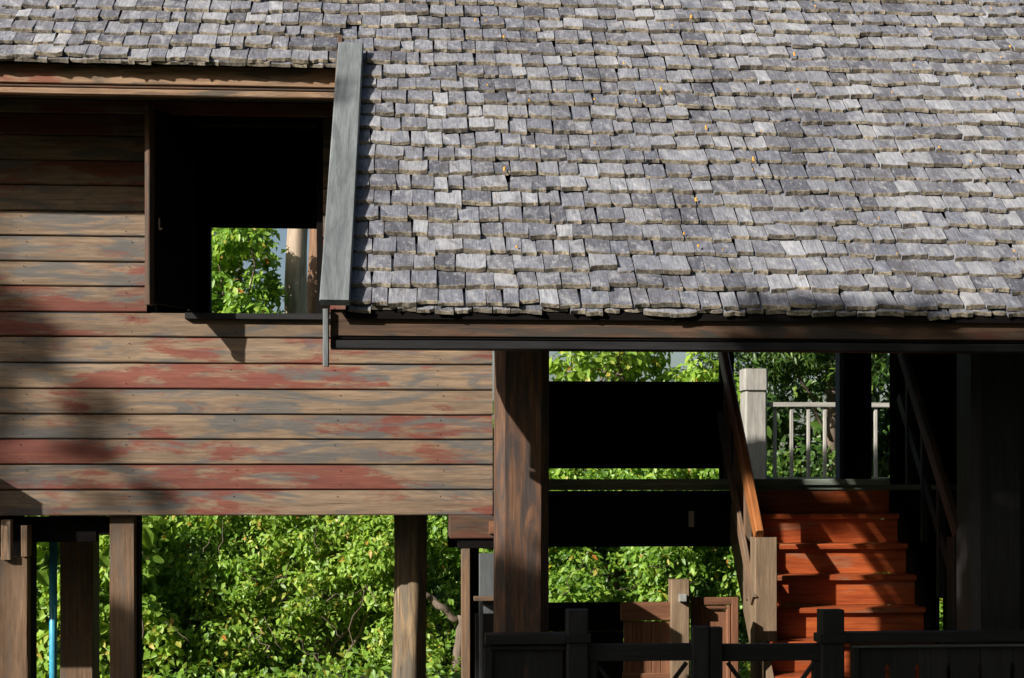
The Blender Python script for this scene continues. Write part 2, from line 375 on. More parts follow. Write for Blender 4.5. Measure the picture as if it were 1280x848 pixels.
SL = .22
def shingle_geo(w, rr):
    """butt at y=0, head at y=SL, z up from the roof plane"""
    t1 = rr.uniform(.013, .0225); t0 = .006; n = 5; V = []
    arc = rr.choice((0, .003, .006, .009, .012)); sk = rr.uniform(-.010, .010); curl = rr.uniform(-.003, .008)
    bots = []
    for i in range(n):
        f = i/(n-1); x = (f-.5)*w
        e = -arc*(1-(2*f-1)**2)*-1 + sk*(f-.5)*1.0 + rr.uniform(-.0024, .0024)
        if i in (0, n-1): e += rr.choice((0, .002, .005, .009))
        cz = curl*(2*f-1)**2
        bots.append((x, e-arc, cz))
    lift = .0
    for (x, e, cz) in bots: V.append((x, e+.0075, t1+cz))            # 0..4 top, just behind the edge
    for (x, e, cz) in bots: V.append((x, e+.0045, t1-.0025+cz))      # 5..9 rounded edge
    for (x, e, cz) in bots: V.append((x, e-.001, cz*.8))             # 10..14 underside
    hw = w/2*rr.uniform(.96, 1.0)
    V += [(-hw, SL, t0), (hw, SL, t0), (-hw, SL, 0), (hw, SL, 0)]   # 15..18
    V += [(-w/2*.995, SL*.45, t0+(t1-t0)*.55), (w/2*.995, SL*.45, t0+(t1-t0)*.55)]
    Fc = [(0, 1, 2, 3, 4, 20, 19), (19, 20, 16, 15)]; idx = [0, 0]
    for i in range(n-1):
        Fc.append((5+i, 6+i, 1+i, i)); idx.append(1)
        Fc.append((10+i, 11+i, 6+i, 5+i)); idx.append(1)
    Fc += [(10, 5, 0, 19, 15, 17), (18, 16, 20, 4, 9, 14), (14, 13, 12, 11, 10, 17, 18), (17, 15, 16, 18)]; idx += [0, 0, 1, 1]
    return V, Fc, idx
EXPO = .1245
rr = random.Random(11)
bins = [.070, .078, .086, .093, .101, .109, .118, .129, .142]
variants = {}
for b_ in bins:
    variants[b_] = []
    for k in range(4):
        V, Fc, idx = shingle_geo(b_, rr); variants[b_].append((V, Fc, idx, None))
vmesh = {}
def variant_mesh(b_, k):
    if (b_, k) not in vmesh:
        V, Fc, idx, _ = variants[b_][k]; vmesh[(b_, k)] = mesh('shingle', V, Fc, [M['shingle'], M['butt']], idx=idx)
    return vmesh[(b_, k)]
down = Vector((0, -CT, -ST)); nrm = Vector((0, -ST, CT)); up = -down
stuffV, stuffF, stuffI = [], [], []
singles = []
allrows = []
nrow = int((YR-YE)/CT/EXPO)
LROW = (YL-YE)/CT/EXPO
def wob(x, j): return .006*noise.noise((x*1.3, j*.35, 2.0)) + .0035*noise.noise((x*5, j*2.1, 7.0))
sink = bpy.data.meshes
jl = 16
for j in [-1]+list(range(0, nrow+1)):
    t = max(j, -.12)*EXPO
    spans = [(XV-.005 if j < jl else XLL, XR)]
    if j == jl: spans = [(XLL, XR)]
    x = spans[0][0]-rr.uniform(0, .05) if j >= jl else spans[0][0]
    while x < XR:
        b_ = rr.choice(bins[:-1] if rr.random() < .9 else bins[-2:]); gap = rr.choice((.003, .004, .005, .007, .011))
        if j < jl and x < XV: b_ = rr.choice((.078, .101, .129))
        xc = x+b_/2; x += b_+gap
        tj = t+wob(xc, j)+rr.gauss(0, .0078)
        lift = rr.uniform(0, .006) + (.004 if rr.random() < .08 else 0)
        if j == -1: tj -= .006; lift = -.018
        org = Vector((xc, YE, ZE))+up*tj+nrm*(-.002+lift)
        tilt = -math.atan(.021/SL)+rr.gauss(0, .006)
        rot = Matrix((Vector((1, 0, 0)), up, nrm)).transposed() @ Matrix.Rotation(rr.gauss(0, .026), 3, 'Z') @ Matrix.Rotation(rr.gauss(0, .022), 3, 'Y') @ Matrix.Rotation(tilt, 3, 'X')
        m4 = Matrix.Translation(org) @ rot.to_4x4()
        k = rr.randrange(4)
        px = 511+xc*F/(org.y-YC)
        allrows.append((j, px, b_, k, m4))
    # extra starter for the upper-left eave
    if j == jl:
        x = XLL
        while x < XV-.1:
            b_ = rr.choice(bins); xc = x+b_/2; x += b_+.003
            org = Vector((xc, YE, ZE))+up*(t-.012+wob(xc, j)+rr.gauss(0, .003))+nrm*(-.018)
            rot = Matrix((Vector((1, 0, 0)), up, nrm)).transposed() @ Matrix.Rotation(-math.atan(.017/SL), 3, 'X')
            allrows.append((j, 511+xc*F/(org.y-YC), b_, rr.randrange(4), Matrix.Translation(org) @ rot.to_4x4()))
cand = [r for r in allrows if 435 < r[1] < 1290 and r[0] >= 0]
cand.sort(key=lambda r: (r[0], r[1])); single = set(id(r) for r in cand[:298])
for r in allrows:
    j, px, b_, k, m4 = r
    if id(r) in single:
        o = bpy.data.objects.new('shingle', variant_mesh(b_, k)); link(o, roof, m4)
    else:
        V, Fc, idx, _ = variants[b_][k]; n0 = len(stuffV)
        for v in V: stuffV.append(tuple(m4 @ Vector(v)))
        Fc and stuffF.extend(tuple(n0+a for a in f) for f in Fc); stuffI.extend(idx)
# put the joined shingles in slope-aligned coordinates so the grain follows the slope
S4 = Matrix.Translation((0, YE, ZE)) @ Matrix((Vector((1, 0, 0)), up, nrm)).transposed().to_4x4()
S4i = S4.inverted()
A = np.array(stuffV); Mi = np.array(S4i); A = A @ Mi[:3, :3].T + Mi[:3, 3]
o = bpy.data.objects.new('shingle_courses', mesh('shingle_courses', A.tolist(), stuffF, [M['shingle'], M['butt']], idx=stuffI)); link(o, roof, S4); o['kind'] = 'stuff'
# bits of yellow fresh wood and lichen in the joints
V, Fc = [], []
for q in range(55):
    j = rr.randrange(2, 23); xc = rr.uniform(.2, 3.6); p = Vector((xc, YE, ZE))+up*(j*EXPO+rr.uniform(.0, .05))+nrm*rr.uniform(.030, .034)
    s = rr.uniform(.003, .007); l = s*rr.uniform(1, 3.5); n0 = len(V)
    for dx, dy in ((-s, -l), (s*.8, -l*.7), (s, l), (-s*.6, l*.8)): V.append(tuple(p+Vector((dx, 0, 0))+up*dy))
    V.append(tuple(p+nrm*.004)); Fc += [(n0+a, n0+(a+1) % 4, n0+4) for a in range(4)]
o = bpy.data.objects.new('lichen_specks', mesh('lichen_specks', V, Fc, M['resin'])); link(o, roof, Matrix()); o['kind'] = 'stuff'

# fascia boards under the upper left eave
f1 = hpx('fascia_board', -260, 424, 80, 104, YL+.03, .04, 'fascia', house, segs=8)
hpx('fascia_trim', -260, 422, 105.5, 109, YL+.042, .04, 'beam', house)
hpx('fascia_trim', -260, 421, 110, 117.5, YL+.022, .05, 'fascia', house)
bar('fascia_board', (XLL, YL+.11, AZ(300, 84, YL+.11)+.02), (XV, YL+.11, AZ(300, 84, YL+.11)+.02), .03, .16, 'beam', house)
# long eave beam of the porch
YBm = YE+.035
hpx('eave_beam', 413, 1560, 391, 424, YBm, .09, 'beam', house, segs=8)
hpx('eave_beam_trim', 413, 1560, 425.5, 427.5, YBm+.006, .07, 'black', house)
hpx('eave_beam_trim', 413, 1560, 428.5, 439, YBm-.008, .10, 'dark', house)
# grey cap board on the verge, the verge board below it
def slopep(X, Y, n): return Vector((X, Y, roofz(Y)))+nrm*n
xa0, xa1 = AX(400.5, YE-.02), AX(437.5, YE-.02); xc = (xa0+xa1)/2
bar('verge_cap_board', slopep(xc, YE-.03, .055), slopep(AX(438.5, -.62)+.004, -.66, .055), .138, .035, 'cap', house, ch=.006, wdir=(1, 0, 0))
xb = AX(407, YE)
bar('verge_board', slopep(xb, YE-.0, -.03), slopep(xb, -.55, -.03), .03, .09, 'beam', house, wdir=(1, 0, 0))
vpx('verge_board_tail', 403.5, 411, 386, 458, YE, .03, 'cap', house)
# porch posts
YP = -1.23
pp = vpx('porch_post', 620.5, 687, 425, 800, YP, .29, 'post', house, zb=0.0, ch=.045, bow=.002, segs=8)
vpx('porch_post', 1217, 1284, 425, 800, YP, .29, 'dark', house, zb=0.0, ch=.04)  # near-black wood puts the shade on this right-hand post into its colour
vpx('porch_post', 1054, 1090, 425, 598, 2.1, .2, 'black', house, zb=EYE-.06, ch=.01)
vpx('porch_post', 1049.5, 1055, 425, 598, 2.16, .12, 'bluegrey', house, zb=EYE-.06)
for k in range(9): x = XV+.35+k*.62; bar('rafter', (x, YE+.06, roofz(YE+.06)-.10), (x, YR, roofz(YR)-.10), .05, .09, 'black', house, segs=1, wdir=(1, 0, 0))
for k in range(6): x = XLL+.3+k*.62; bar('rafter', (x, YL+.12, roofz(YL+.12)-.10), (x, YR, roofz(YR)-.10), .05, .09, 'black', house, segs=1, wdir=(1, 0, 0))
bar('tie_beam', (.6, YP+.15, AZ(900, 415, YP)), (XR, YP+.15, AZ(900, 415, YP)), .14, .14, 'black', house)
# stilts below the wall
s1 = vpx('stilt_post', -14, 34, 697, 848, -.03, .22, 'brownpost', house, zb=0, segs=8, jit=.002)
vpx('post_block', 1, 13.5, 650, 700, -.07, .06, 'fascia', s1)
vpx('post_block', 26, 34.5, 657, 696, -.045, .10, 'brownpost', s1)
vpx('post_block', -14, 26, 645, 697, .05, .1, 'black', s1)
vpx('post_block', 34.8, 39, 650, 848, .05, .14, 'black', s1, zb=0)
vpx('stilt_post', 75, 116, 640, 848, 1.2, .22, 'brownpost', house, zb=0)
vpx('stilt_post', 137, 168, 640, 848, .045, .16, 'brownpost', house, zb=0, segs=8, jit=.0015)
vpx('post_block', 168.2, 173.5, 645, 848, .12, .12, 'black', house, zb=0)
# round old stilt with cracks
def round_post(name, px0, px1, Y, mat, z0, z1, parent, seed):
    X0, X1 = AX(px0, Y), AX(px1, Y); r = (X1-X0)/2; xc = (X0+X1)/2; n = 20; mseg = 26; V = []; Fc = []; L = z1-z0
    for i in range(mseg+1):
        s = -L/2+L*i/mseg
        for k in range(n):
            a = 2*math.pi*k/n; q = noise.noise((math.cos(a)*1.5, math.sin(a)*1.5, s*1.6+seed)); rr_ = r*(.97+.09*q)
            if k in (9, 13, 16): rr_ *= .83+.10*noise.noise((s*3, k, seed))
            bx = .012*math.sin(s*2.1+seed)
            V.append((s, math.cos(a)*rr_, math.sin(a)*rr_+bx))
    for i in range(mseg):
        for k in range(n): a = i*n+k; b = i*n+(k+1) % n; Fc.append((a, b, b+n, a+n))
    Fc.append(tuple(reversed(range(n)))); Fc.append(tuple(range(mseg*n, mseg*n+n)))
    m4 = Matrix.Translation((xc, Y+r, (z0+z1)/2)) @ Matrix((Vector((0, 0, 1)), Vector((0, 1, 0)), Vector((-1, 0, 0)))).transposed().to_4x4()
    o = bpy.data.objects.new(name, mesh(name, V, Fc, M[mat], smooth=True)); return link(o, parent, m4)
round_post('stilt_post', 489.5, 533, .49, 'old', 0, EYE-.2, house, 3)
# floor beams below the wall
bar('floor_beam', (WX0, .18, EYE-.275), (AX(170, .2), .18, EYE-.275), .14, .11, 'black', house)
bar('floor_beam', (AX(60, .1)-.3, .15, EYE-.30), (AX(120, .1), .15, EYE-.30), .10, .14, 'black', house)
# beam end and the bundle of timbers left of the porch post
fb = hpx('floor_beam', 563, 617, 645.5, 673.5, -.42, .5, 'beam', house, ch=.006)
hpx('floor_beam', 574, 621, 675, 686, -.40, .4, 'black', house)
hpx('floor_beam', 612, 622, 652, 668, -.5, .2, 'gate', house)
vpx('porch_side_post', 577, 588, 686, 848, -.40, .10, 'brownpost', house, zb=0)
vpx('porch_side_post', 588.3, 599, 686, 848, -.34, .12, 'black', house, zb=0)
vpx('porch_side_panel', 599, 622, 692, 790, -.62, .03, 'bluegrey', house)
hpx('porch_side_ledge', 593, 622, 747, 752, -.75, .12, 'brownpost', house)
vpx('porch_side_panel', 594, 622, 768, 848, -.80, .05, 'dark', house, zb=.3)
vpx('porch_side_panel', 599, 604, 752, 848, -.95, .03, 'bluegrey', house, zb=.3)
# unseen block added past the left edge to shade the lowest planks
cb = bar('shadow_block', (-3.3, -.30, EYE+.24), (-2.88, -.30, EYE+.24), .50, .14, 'beam', house, jit=.012, segs=4)
bar('shadow_block', (-3.3, -.28, EYE+.14), (-2.94, -.28, EYE+.14), .46, .06, 'beam', house, jit=.01, segs=3)

# drain pipe
pv = thing('drain_pipe', 'blue plastic drain pipe standing between the two left stilt posts', 'pipe', (AX(66.5, .8), .8, 0))
def tube(name, p0, p1, r0, r1, mat, parent, n=14, segs=1, wobble=0, seed=0):
    p0 = Vector(p0); p1 = Vector(p1); d = p1-p0; L = d.length; x = d.normalized(); y = x.orthogonal().normalized(); z = x.cross(y); V = []; Fc = []
    for i in range(segs+1):
        f = i/segs; r = r0+(r1-r0)*f
        ox = wobble*noise.noise((f*3, seed, 0)); oy = wobble*noise.noise((f*3, seed, 9))
        for k in range(n):
            a = 2*math.pi*k/n; q = 1+(.12*noise.noise((math.cos(a), math.sin(a), f*9+seed)) if wobble else 0)
            V.append((L*(f-.5), math.cos(a)*r*q+ox, math.sin(a)*r*q+oy))
    for i in range(segs):
        for k in range(n): a = i*n+k; b = i*n+(k+1) % n; Fc.append((a, b, b+n, a+n))
    Fc.append(tuple(reversed(range(n)))); Fc.append(tuple(range(segs*n, segs*n+n)))
    m4 = Matrix.Translation((p0+p1)/2) @ Matrix((x, y, z)).transposed().to_4x4()
    o = bpy.data.objects.new(name, mesh(name, V, Fc, M[mat], smooth=True)); return link(o, parent, m4)
px_ = AX(66.5, .8)
tube('pipe', (px_, .8, 0), (px_, .8, EYE-.21), .025, .025, 'pipe', pv)
tube('coupling', (px_, .8, .4), (px_, .8, .5), .031, .031, 'pipe', pv)

# ------------------------------------------------------------------ raised back deck and panels
DK = EYE-.034
deck = thing('raised_deck', 'dark raised timber deck at the head of the red stairs', 'deck', (2.5, 3.5, 0))
X0d, X1d = AX(560, 1.72), 4.6
for k in range(20):
    y = 1.68+k*.2; bar('deck_board', (X0d, y+.098, DK-.02), (X1d, y+.098, DK-.02), .194, .04, 'deck', deck, segs=1, jit=.001)
bar('edge_beam', (X0d, 1.73, DK-.245), (AX(938, 1.7), 1.73, DK-.245), .06, .40, 'black', deck)
bar('edge_beam', (AX(938, 1.75)+.003, 1.80, DK-.13), (X1d, 1.80, DK-.13), .06, .17, 'black', deck)
for x in (4.2, 4.5): bar('deck_post', (x, 3.2, 0), (x, 3.2, DK-.05), .14, .14, 'black', deck)
hpx('sunlit_edge_strip', 560, 1112, 599, 606.8, 1.655, .02, 'deck', deck)  # added strip; its light colour stands in for sun on the deck edge
t_ = vpx('name_tag', 861, 868, 639, 659, 1.685, .012, 'pale', deck)
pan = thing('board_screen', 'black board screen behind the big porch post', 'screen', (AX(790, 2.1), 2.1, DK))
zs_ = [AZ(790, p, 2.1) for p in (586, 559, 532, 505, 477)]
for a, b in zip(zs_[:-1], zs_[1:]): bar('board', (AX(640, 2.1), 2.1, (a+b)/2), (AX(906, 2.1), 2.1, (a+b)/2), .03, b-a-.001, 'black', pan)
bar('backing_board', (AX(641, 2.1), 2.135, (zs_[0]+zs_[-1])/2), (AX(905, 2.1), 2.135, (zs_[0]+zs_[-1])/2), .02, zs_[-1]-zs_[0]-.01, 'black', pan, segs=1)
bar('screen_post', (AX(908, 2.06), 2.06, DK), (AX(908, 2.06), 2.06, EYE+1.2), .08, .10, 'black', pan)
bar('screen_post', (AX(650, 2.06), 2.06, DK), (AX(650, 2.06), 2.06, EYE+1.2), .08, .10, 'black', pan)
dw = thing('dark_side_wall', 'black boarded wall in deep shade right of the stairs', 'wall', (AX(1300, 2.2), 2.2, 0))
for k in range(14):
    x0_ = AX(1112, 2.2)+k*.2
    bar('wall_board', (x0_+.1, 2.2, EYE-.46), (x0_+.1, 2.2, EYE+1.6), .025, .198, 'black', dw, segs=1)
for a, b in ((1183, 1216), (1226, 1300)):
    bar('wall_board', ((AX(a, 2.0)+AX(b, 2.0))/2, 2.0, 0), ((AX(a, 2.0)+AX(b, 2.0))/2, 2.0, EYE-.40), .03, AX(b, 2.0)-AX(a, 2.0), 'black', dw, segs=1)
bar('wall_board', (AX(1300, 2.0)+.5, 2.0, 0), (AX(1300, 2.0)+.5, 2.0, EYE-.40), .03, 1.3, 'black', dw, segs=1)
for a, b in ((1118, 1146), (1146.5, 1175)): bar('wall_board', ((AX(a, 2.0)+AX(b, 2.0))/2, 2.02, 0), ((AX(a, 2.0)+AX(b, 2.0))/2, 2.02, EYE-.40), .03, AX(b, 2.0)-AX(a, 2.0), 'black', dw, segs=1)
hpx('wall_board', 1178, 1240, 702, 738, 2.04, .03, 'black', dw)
bar('light_block_board', (4.9, -1.0, EYE), (4.9, 2.2, EYE), .03, 2.8, 'black', dw, segs=1, wdir=(1, 0, 0))  # unseen board added to keep side light off the porch

# far railing on the deck
YF = 5.4
fr_ = thing('deck_railing', 'pale weathered railing at the far edge of the deck', 'railing', (AX(1030, YF), YF, DK))
nx0, nx1 = AX(927, YF), AX(957, YF); zt_n = AZ(940, 462, YF); zc_n = AZ(940, 489, YF)
nw = bar('newel_post', ((nx0+nx1)/2, YF, DK), ((nx0+nx1)/2, YF, zc_n-.02), .22, (nx1-nx0)*.93, 'pale', fr_, ch=.02)
bar('newel_neck', ((nx0+nx1)/2, YF, zc_n-.02), ((nx0+nx1)/2, YF, zc_n+.005), .18, (nx1-nx0)*.80, 'pale', nw, ch=.01)
bar('newel_head', ((nx0+nx1)/2, YF, zc_n+.005), ((nx0+nx1)/2, YF, zt_n), .23, nx1-nx0, 'pale', nw, ch=.02)
ztr = AZ(1000, 503.5, YF); x1r = AX(1180, YF)
bar('top_rail', (AX(960, YF), YF, ztr-.022), (x1r, YF, ztr-.022), .09, .044, 'pale', fr_, jit=.002)
bar('bottom_rail', (nx1, YF, DK+.035), (x1r, YF, DK+.035), .06, .05, 'deck', fr_)
for p in (968.5, 989.5, 1010.5, 1031, 1052, 1073, 1094.5, 1116, 1137):
    x_ = AX(p, YF); bar('baluster', (x_, YF, DK+.06), (x_, YF, ztr-.044), .032, .034, 'pale', fr_, ch=.006, jit=.0015)

# ------------------------------------------------------------------ staircase
st = thing('staircase', 'steep orange brown wooden stairs climbing to the deck', 'stairs', (2.95, 1.0, 0))
RISE, RUN = .206, .185
XS0, XS1 = 2.36, 3.47
def tz(k): return DK-RISE*k
def ty(k): return 1.67-RUN*k
for k in range(1, 11):
    w0 = XS0; w1 = XS1
    bar('tread', (w0, ty(k)+.11, tz(k)-.019), (w1, ty(k)+.11, tz(k)-.019), .25, .038, 'stair', st, ch=.006)
for k in range(0, 10):
    bar('riser', (XS0, ty(k)+.035, tz(k)-.04-.082), (XS1, ty(k)+.035, tz(k)-.04-.082), .02, .164, 'stair', st, ch=.002)
def rail_pt(x, f, dz=0):
    y0, z0, y1, z1 = .80, EYE-.40, 2.02, EYE+.98
    return Vector((x, y0+(y1-y0)*f, z0+(z1-z0)*f+dz))
XL_, XRt = AX(949, .8), AX(1202, .8)
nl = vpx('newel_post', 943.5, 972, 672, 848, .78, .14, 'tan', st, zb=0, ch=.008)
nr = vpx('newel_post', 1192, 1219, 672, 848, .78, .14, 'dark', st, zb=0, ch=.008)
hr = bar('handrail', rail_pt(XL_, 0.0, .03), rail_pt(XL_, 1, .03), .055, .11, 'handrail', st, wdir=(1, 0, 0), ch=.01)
hr2 = bar('handrail', rail_pt(XRt-.02, 0.0, .03), rail_pt(XRt-.02, 1, .03), .055, .09, 'beam', st, wdir=(1, 0, 0), ch=.01)  # darker wood than the left rail, standing in for shade
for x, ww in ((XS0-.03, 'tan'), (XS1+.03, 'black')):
    bar('stringer', (x, 1.72, DK-.20), (x, ty(10)-.1, tz(10)-.28), .05, .26, ww, st, wdir=(1, 0, 0))
for f in (.28, .55, .82):
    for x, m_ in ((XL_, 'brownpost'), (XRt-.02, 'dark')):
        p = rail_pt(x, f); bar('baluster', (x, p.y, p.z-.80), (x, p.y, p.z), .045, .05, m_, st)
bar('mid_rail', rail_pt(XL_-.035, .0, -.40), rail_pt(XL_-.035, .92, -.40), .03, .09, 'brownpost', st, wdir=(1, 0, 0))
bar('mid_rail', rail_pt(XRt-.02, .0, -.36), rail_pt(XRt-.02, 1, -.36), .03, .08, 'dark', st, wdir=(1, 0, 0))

# ------------------------------------------------------------------ brown gate behind the front fence
YG = .40
g1 = thing('garden_gate', 'brown wooden gate with a tall post and grey knob below the deck', 'gate', (AX(820, YG), YG, 0))
gp = vpx('gate_post', 838.5, 862.5, 725, 848, YG-.03, .10, 'tan', g1, zb=0, ch=.008)
kn = hpx('knob', 850, 858, 743, 753, YG-.085, .055, 'peg', gp, ch=.006)
hpx('top_rail', 777, 838, 753.5, 776, YG, .06, 'gate', g1, ch=.004)
for k in range(5):
    a = 780+k*11.6; vpx('reeded_board', a, a+11.3, 777, 848, YG+.015, .02, 'gate', g1, zb=.35)
hpx('lower_rail', 779, 842, 842, 862, YG-.003, .05, 'gate', g1)
g2 = thing('panel_door', 'small red brown door with a moulded panel beside the stair newel', 'door', (AX(894, YG), YG, 0))
YG2 = YG+.05
vpx('door_stile', 864.5, 873.5, 747, 848, YG2, .04, 'gate', g2, zb=.3); vpx('door_stile', 914.5, 923.5, 747, 848, YG2, .04, 'gate', g2, zb=.3)
hpx('door_rail', 873.7, 914.3, 747, 756.5, YG2+.002, .04, 'gate', g2)
vpx('moulding', 873.7, 880, 757.5, 848, YG2+.006, .025, 'gate', g2, zb=.4, ch=.01); vpx('moulding', 908, 914.3, 757.5, 848, YG2+.006, .025, 'gate', g2, zb=.4, ch=.01)
hpx('moulding', 880, 908, 757.5, 762.5, YG2+.008, .025, 'gate', g2, ch=.008)
vpx('door_panel', 880, 908, 763, 848, YG2+.035, .015, 'gate', g2, zb=.4)
lw = thing('low_dark_wall', 'low black boarded wall beneath the deck left of the gate', 'wall', (AX(730, 1.6), 1.6, 0))
zlt = AZ(730, 753, 1.6)
for k in range(4):
    h = (zlt-.1)/6
for k in range(6): bar('board', (AX(640, 1.6), 1.6, .1+h*(k+.5)), (AX(779, 1.6), 1.6, .1+h*(k+.5)), .03, h-.002, 'black', lw, segs=1)

# ------------------------------------------------------------------ front balustrade with double gate
YQ = -1.52
def slot_board(name, xa, xb, za, zb, Y, parent, slot=None):
    """an upright board with half of a pointed slot cut in each long edge given"""
    L, Rr = slot or (False, False)
    w_ = xb-xa; h_ = zb-za; sw = .022; sb, stp = h_*.30, h_-.075
    P = [(-w_/2, -h_/2), (w_/2, -h_/2)]
    if Rr: P += [(w_/2, sb-h_/2), (w_/2-sw*.6, sb-h_/2+.0), (w_/2-sw*.6, stp-h_/2-.03), (w_/2-.001, stp-h_/2)]
    P += [(w_/2, h_/2), (-w_/2, h_/2)]
    if L: P += [(-w_/2+.001, stp-h_/2), (-w_/2+sw*.6, stp-h_/2-.03), (-w_/2+sw*.6, sb-h_/2), (-w_/2, sb-h_/2)]
    n = len(P); V = [(z, 0, -x) for x, z in P]+[(z, .022, -x) for x, z in P]
    Fc = [tuple(range(n)), tuple(reversed(range(n, 2*n)))]+[(a, a+n, (a+1) % n+n, (a+1) % n) for a in range(n)]
    o = bpy.data.objects.new(name, mesh(name, V, Fc, M['dark']))
    m4 = Matrix.Translation(((xa+xb)/2, Y, (za+zb)/2)) @ Matrix((Vector((0, 0, 1)), Vector((0, 1, 0)), Vector((-1, 0, 0)))).transposed().to_4x4()
    return link(o, parent, m4)
ZB = .55
b1 = thing('balustrade', 'short dark slotted balustrade in front of the big porch post', 'railing', (AX(660, YQ), YQ, ZB))
hpx('top_rail', 607, 708.5, 793, 806, YQ-.02, .10, 'dark', b1)
hpx('under_rail', 613, 706, 807, 813, YQ, .06, 'dark', b1)
vpx('stile', 605, 616, 812, 848, YQ+.002, .05, 'dark', b1, zb=ZB)
xs = [616.5, 658, 704]
zq = AZ(660, 813.5, YQ)
for i in range(2): slot_board('slotted_board', AX(xs[i], YQ)+.001, AX(xs[i+1], YQ)-.001, ZB, zq, YQ+.02, b1, (i > 0, i < 1))
hpx('bottom_rail', 605, 708, 1010, 1030, YQ, .06, 'dark', b1)
def fpost(xa, xb, yt, label, nm='gate_post'):
    t = thing(nm, label, 'post', (AX((xa+xb)/2, YQ), YQ, 0))
    vpx('post_shaft', xa, xb, yt, 848, YQ-.03, .10, 'dark', t, zb=.0, ch=.008)
    hpx('post_collar', xa-1.5, xb+2.5, 793.5, 804.5, YQ-.045, .13, 'dark', t, ch=.004)
    return t
fpost(709, 736, 763, 'dark square post left of the double gate, near the big porch post')
fpost(1027, 1056, 763, 'dark square post right of the double gate, in front of the stairs')
def leafgate(xa, xb, label, sgn):
    t = thing('low_gate', label, 'gate', (AX((xa+xb)/2, YQ), YQ, 0))
    hpx('top_bar', xa, xb, 805.5, 826.5, YQ, .05, 'dark', t)
    Xa, Xb = AX(xa, YQ), AX(xb, YQ); zt = AZ((xa+xb)/2, 826.5, YQ); zb = .62
    hpx('bottom_bar', xa, xb, 1000, 1020, YQ, .05, 'dark', t)
    bar('brace', (Xa+.03, YQ+.03, zt-.01), (Xb-.03, YQ+.03, zb+.05), .022, .022, 'dark', t)
    bar('brace', (Xb-.03, YQ+.012, zt-.01), (Xa+.03, YQ+.012, zb+.05), .016, .022, 'dark', t)
    mx = (866, 886.5) if sgn > 0 else (887.5, 903.5)
    vpx('meeting_stile', mx[0], mx[1], 784 if sgn > 0 else 785, 848, YQ-.035+(.006 if sgn < 0 else 0), .075, 'dark', t, zb=.5)
    hx_ = (xa-.5, xa+9) if sgn > 0 else (xb-9, xb+.5)
    vpx('hinge_stile', hx_[0], hx_[1], 827, 848, YQ+.004, .05, 'dark', t, zb=.5)
leafgate(738, 866, 'left leaf of the dark low double gate with crossed braces', 1)
leafgate(904, 1026, 'right leaf of the dark low double gate in front of the orange stairs', -1)
b2 = thing('balustrade', 'long dark slotted balustrade at the bottom right in front of the stairs', 'railing', (AX(1200, YQ), YQ, ZB))
hpx('top_rail', 1057, 1420, 790, 803, YQ-.02, .10, 'dark', b2, segs=8)
hpx('under_rail', 1066, 1420, 805, 809, YQ-.004, .06, 'bluegrey', b2)
vpx('stile', 1066, 1074, 809.5, 848, YQ+.002, .05, 'dark', b2, zb=ZB)
hpx('bottom_rail', 1057, 1420, 1010, 1030, YQ, .06, 'dark', b2)
xs = [1074.5, 1111.5, 1149, 1188.5, 1227.5, 1268, 1308, 1348, 1388]
zq = AZ(1180, 809.8, YQ)
for i in range(len(xs)-1): slot_board('slotted_board', AX(xs[i], YQ)+.0008, AX(xs[i+1], YQ)-.0008, ZB, zq, YQ+.02, b2, (i > 0, True))
pf = bpy.data.objects.new('porch_platform', None); link(pf, house, Matrix.Translation((2, -.6, .5)))
for k in range(10): bar('platform_board', (.2, -1.5+k*.2, .5), (5, -1.5+k*.2, .5), .194, .04, 'black', pf, segs=1)

# ------------------------------------------------------------------ vegetation
def leaves_mesh(name, pts, nrms, sizes, mat, aspect=.5, seed=0):
    """one folded pointed leaf per point: 6 vertices, 4 triangles"""
    rg = np.random.default_rng(seed); n = len(pts)
    nr = nrms/np.linalg.norm(nrms, axis=1)[:, None]
    a = rg.normal(size=(n, 3)); a[:, 2] -= .9
    a -= nr*(a*nr).sum(1)[:, None]; a /= np.linalg.norm(a, axis=1)[:, None]; b = np.cross(nr, a)
    s = sizes[:, None]; asp = (aspect*rg.uniform(.75, 1.2, n))[:, None]; fold = rg.uniform(.05, .3, n)[:, None]; droop = rg.uniform(-.05, .3, n)[:, None]
    P = np.empty((n, 6, 3))
    P[:, 0] = pts
    P[:, 1] = pts+a*s*.38+b*s*asp*.5+nr*s*asp*fold
    P[:, 2] = pts+a*s*.38-b*s*asp*.5+nr*s*asp*fold
    P[:, 3] = pts+a*s*.45
    P[:, 4] = pts+a*s-nr*s*droop
    P[:, 5] = pts+a*s*.72+b*s*asp*.33+nr*s*(asp*fold*.5-droop*.4)
    idx = np.array([[0, 3, 1], [0, 2, 3], [3, 5, 1], [3, 4, 5], [3, 2, 4]])
    base = (np.arange(n)*6)[:, None, None]
    tris = (idx[None]+base).reshape(-1)
    me = bpy.data.meshes.new(name); V = P.reshape(-1, 3)
    me.vertices.add(len(V)); me.vertices.foreach_set('co', V.astype(np.float32).reshape(-1))
    nt_ = len(tris)//3; me.loops.add(len(tris)); me.loops.foreach_set('vertex_index', tris.astype(np.int32))
    me.polygons.add(nt_); me.polygons.foreach_set('loop_start', (np.arange(nt_)*3).astype(np.int32)); me.polygons.foreach_set('loop_total', np.full(nt_, 3, np.int32))
    me.materials.append(mat); me.update(calc_edges=True); me.validate()
    return me
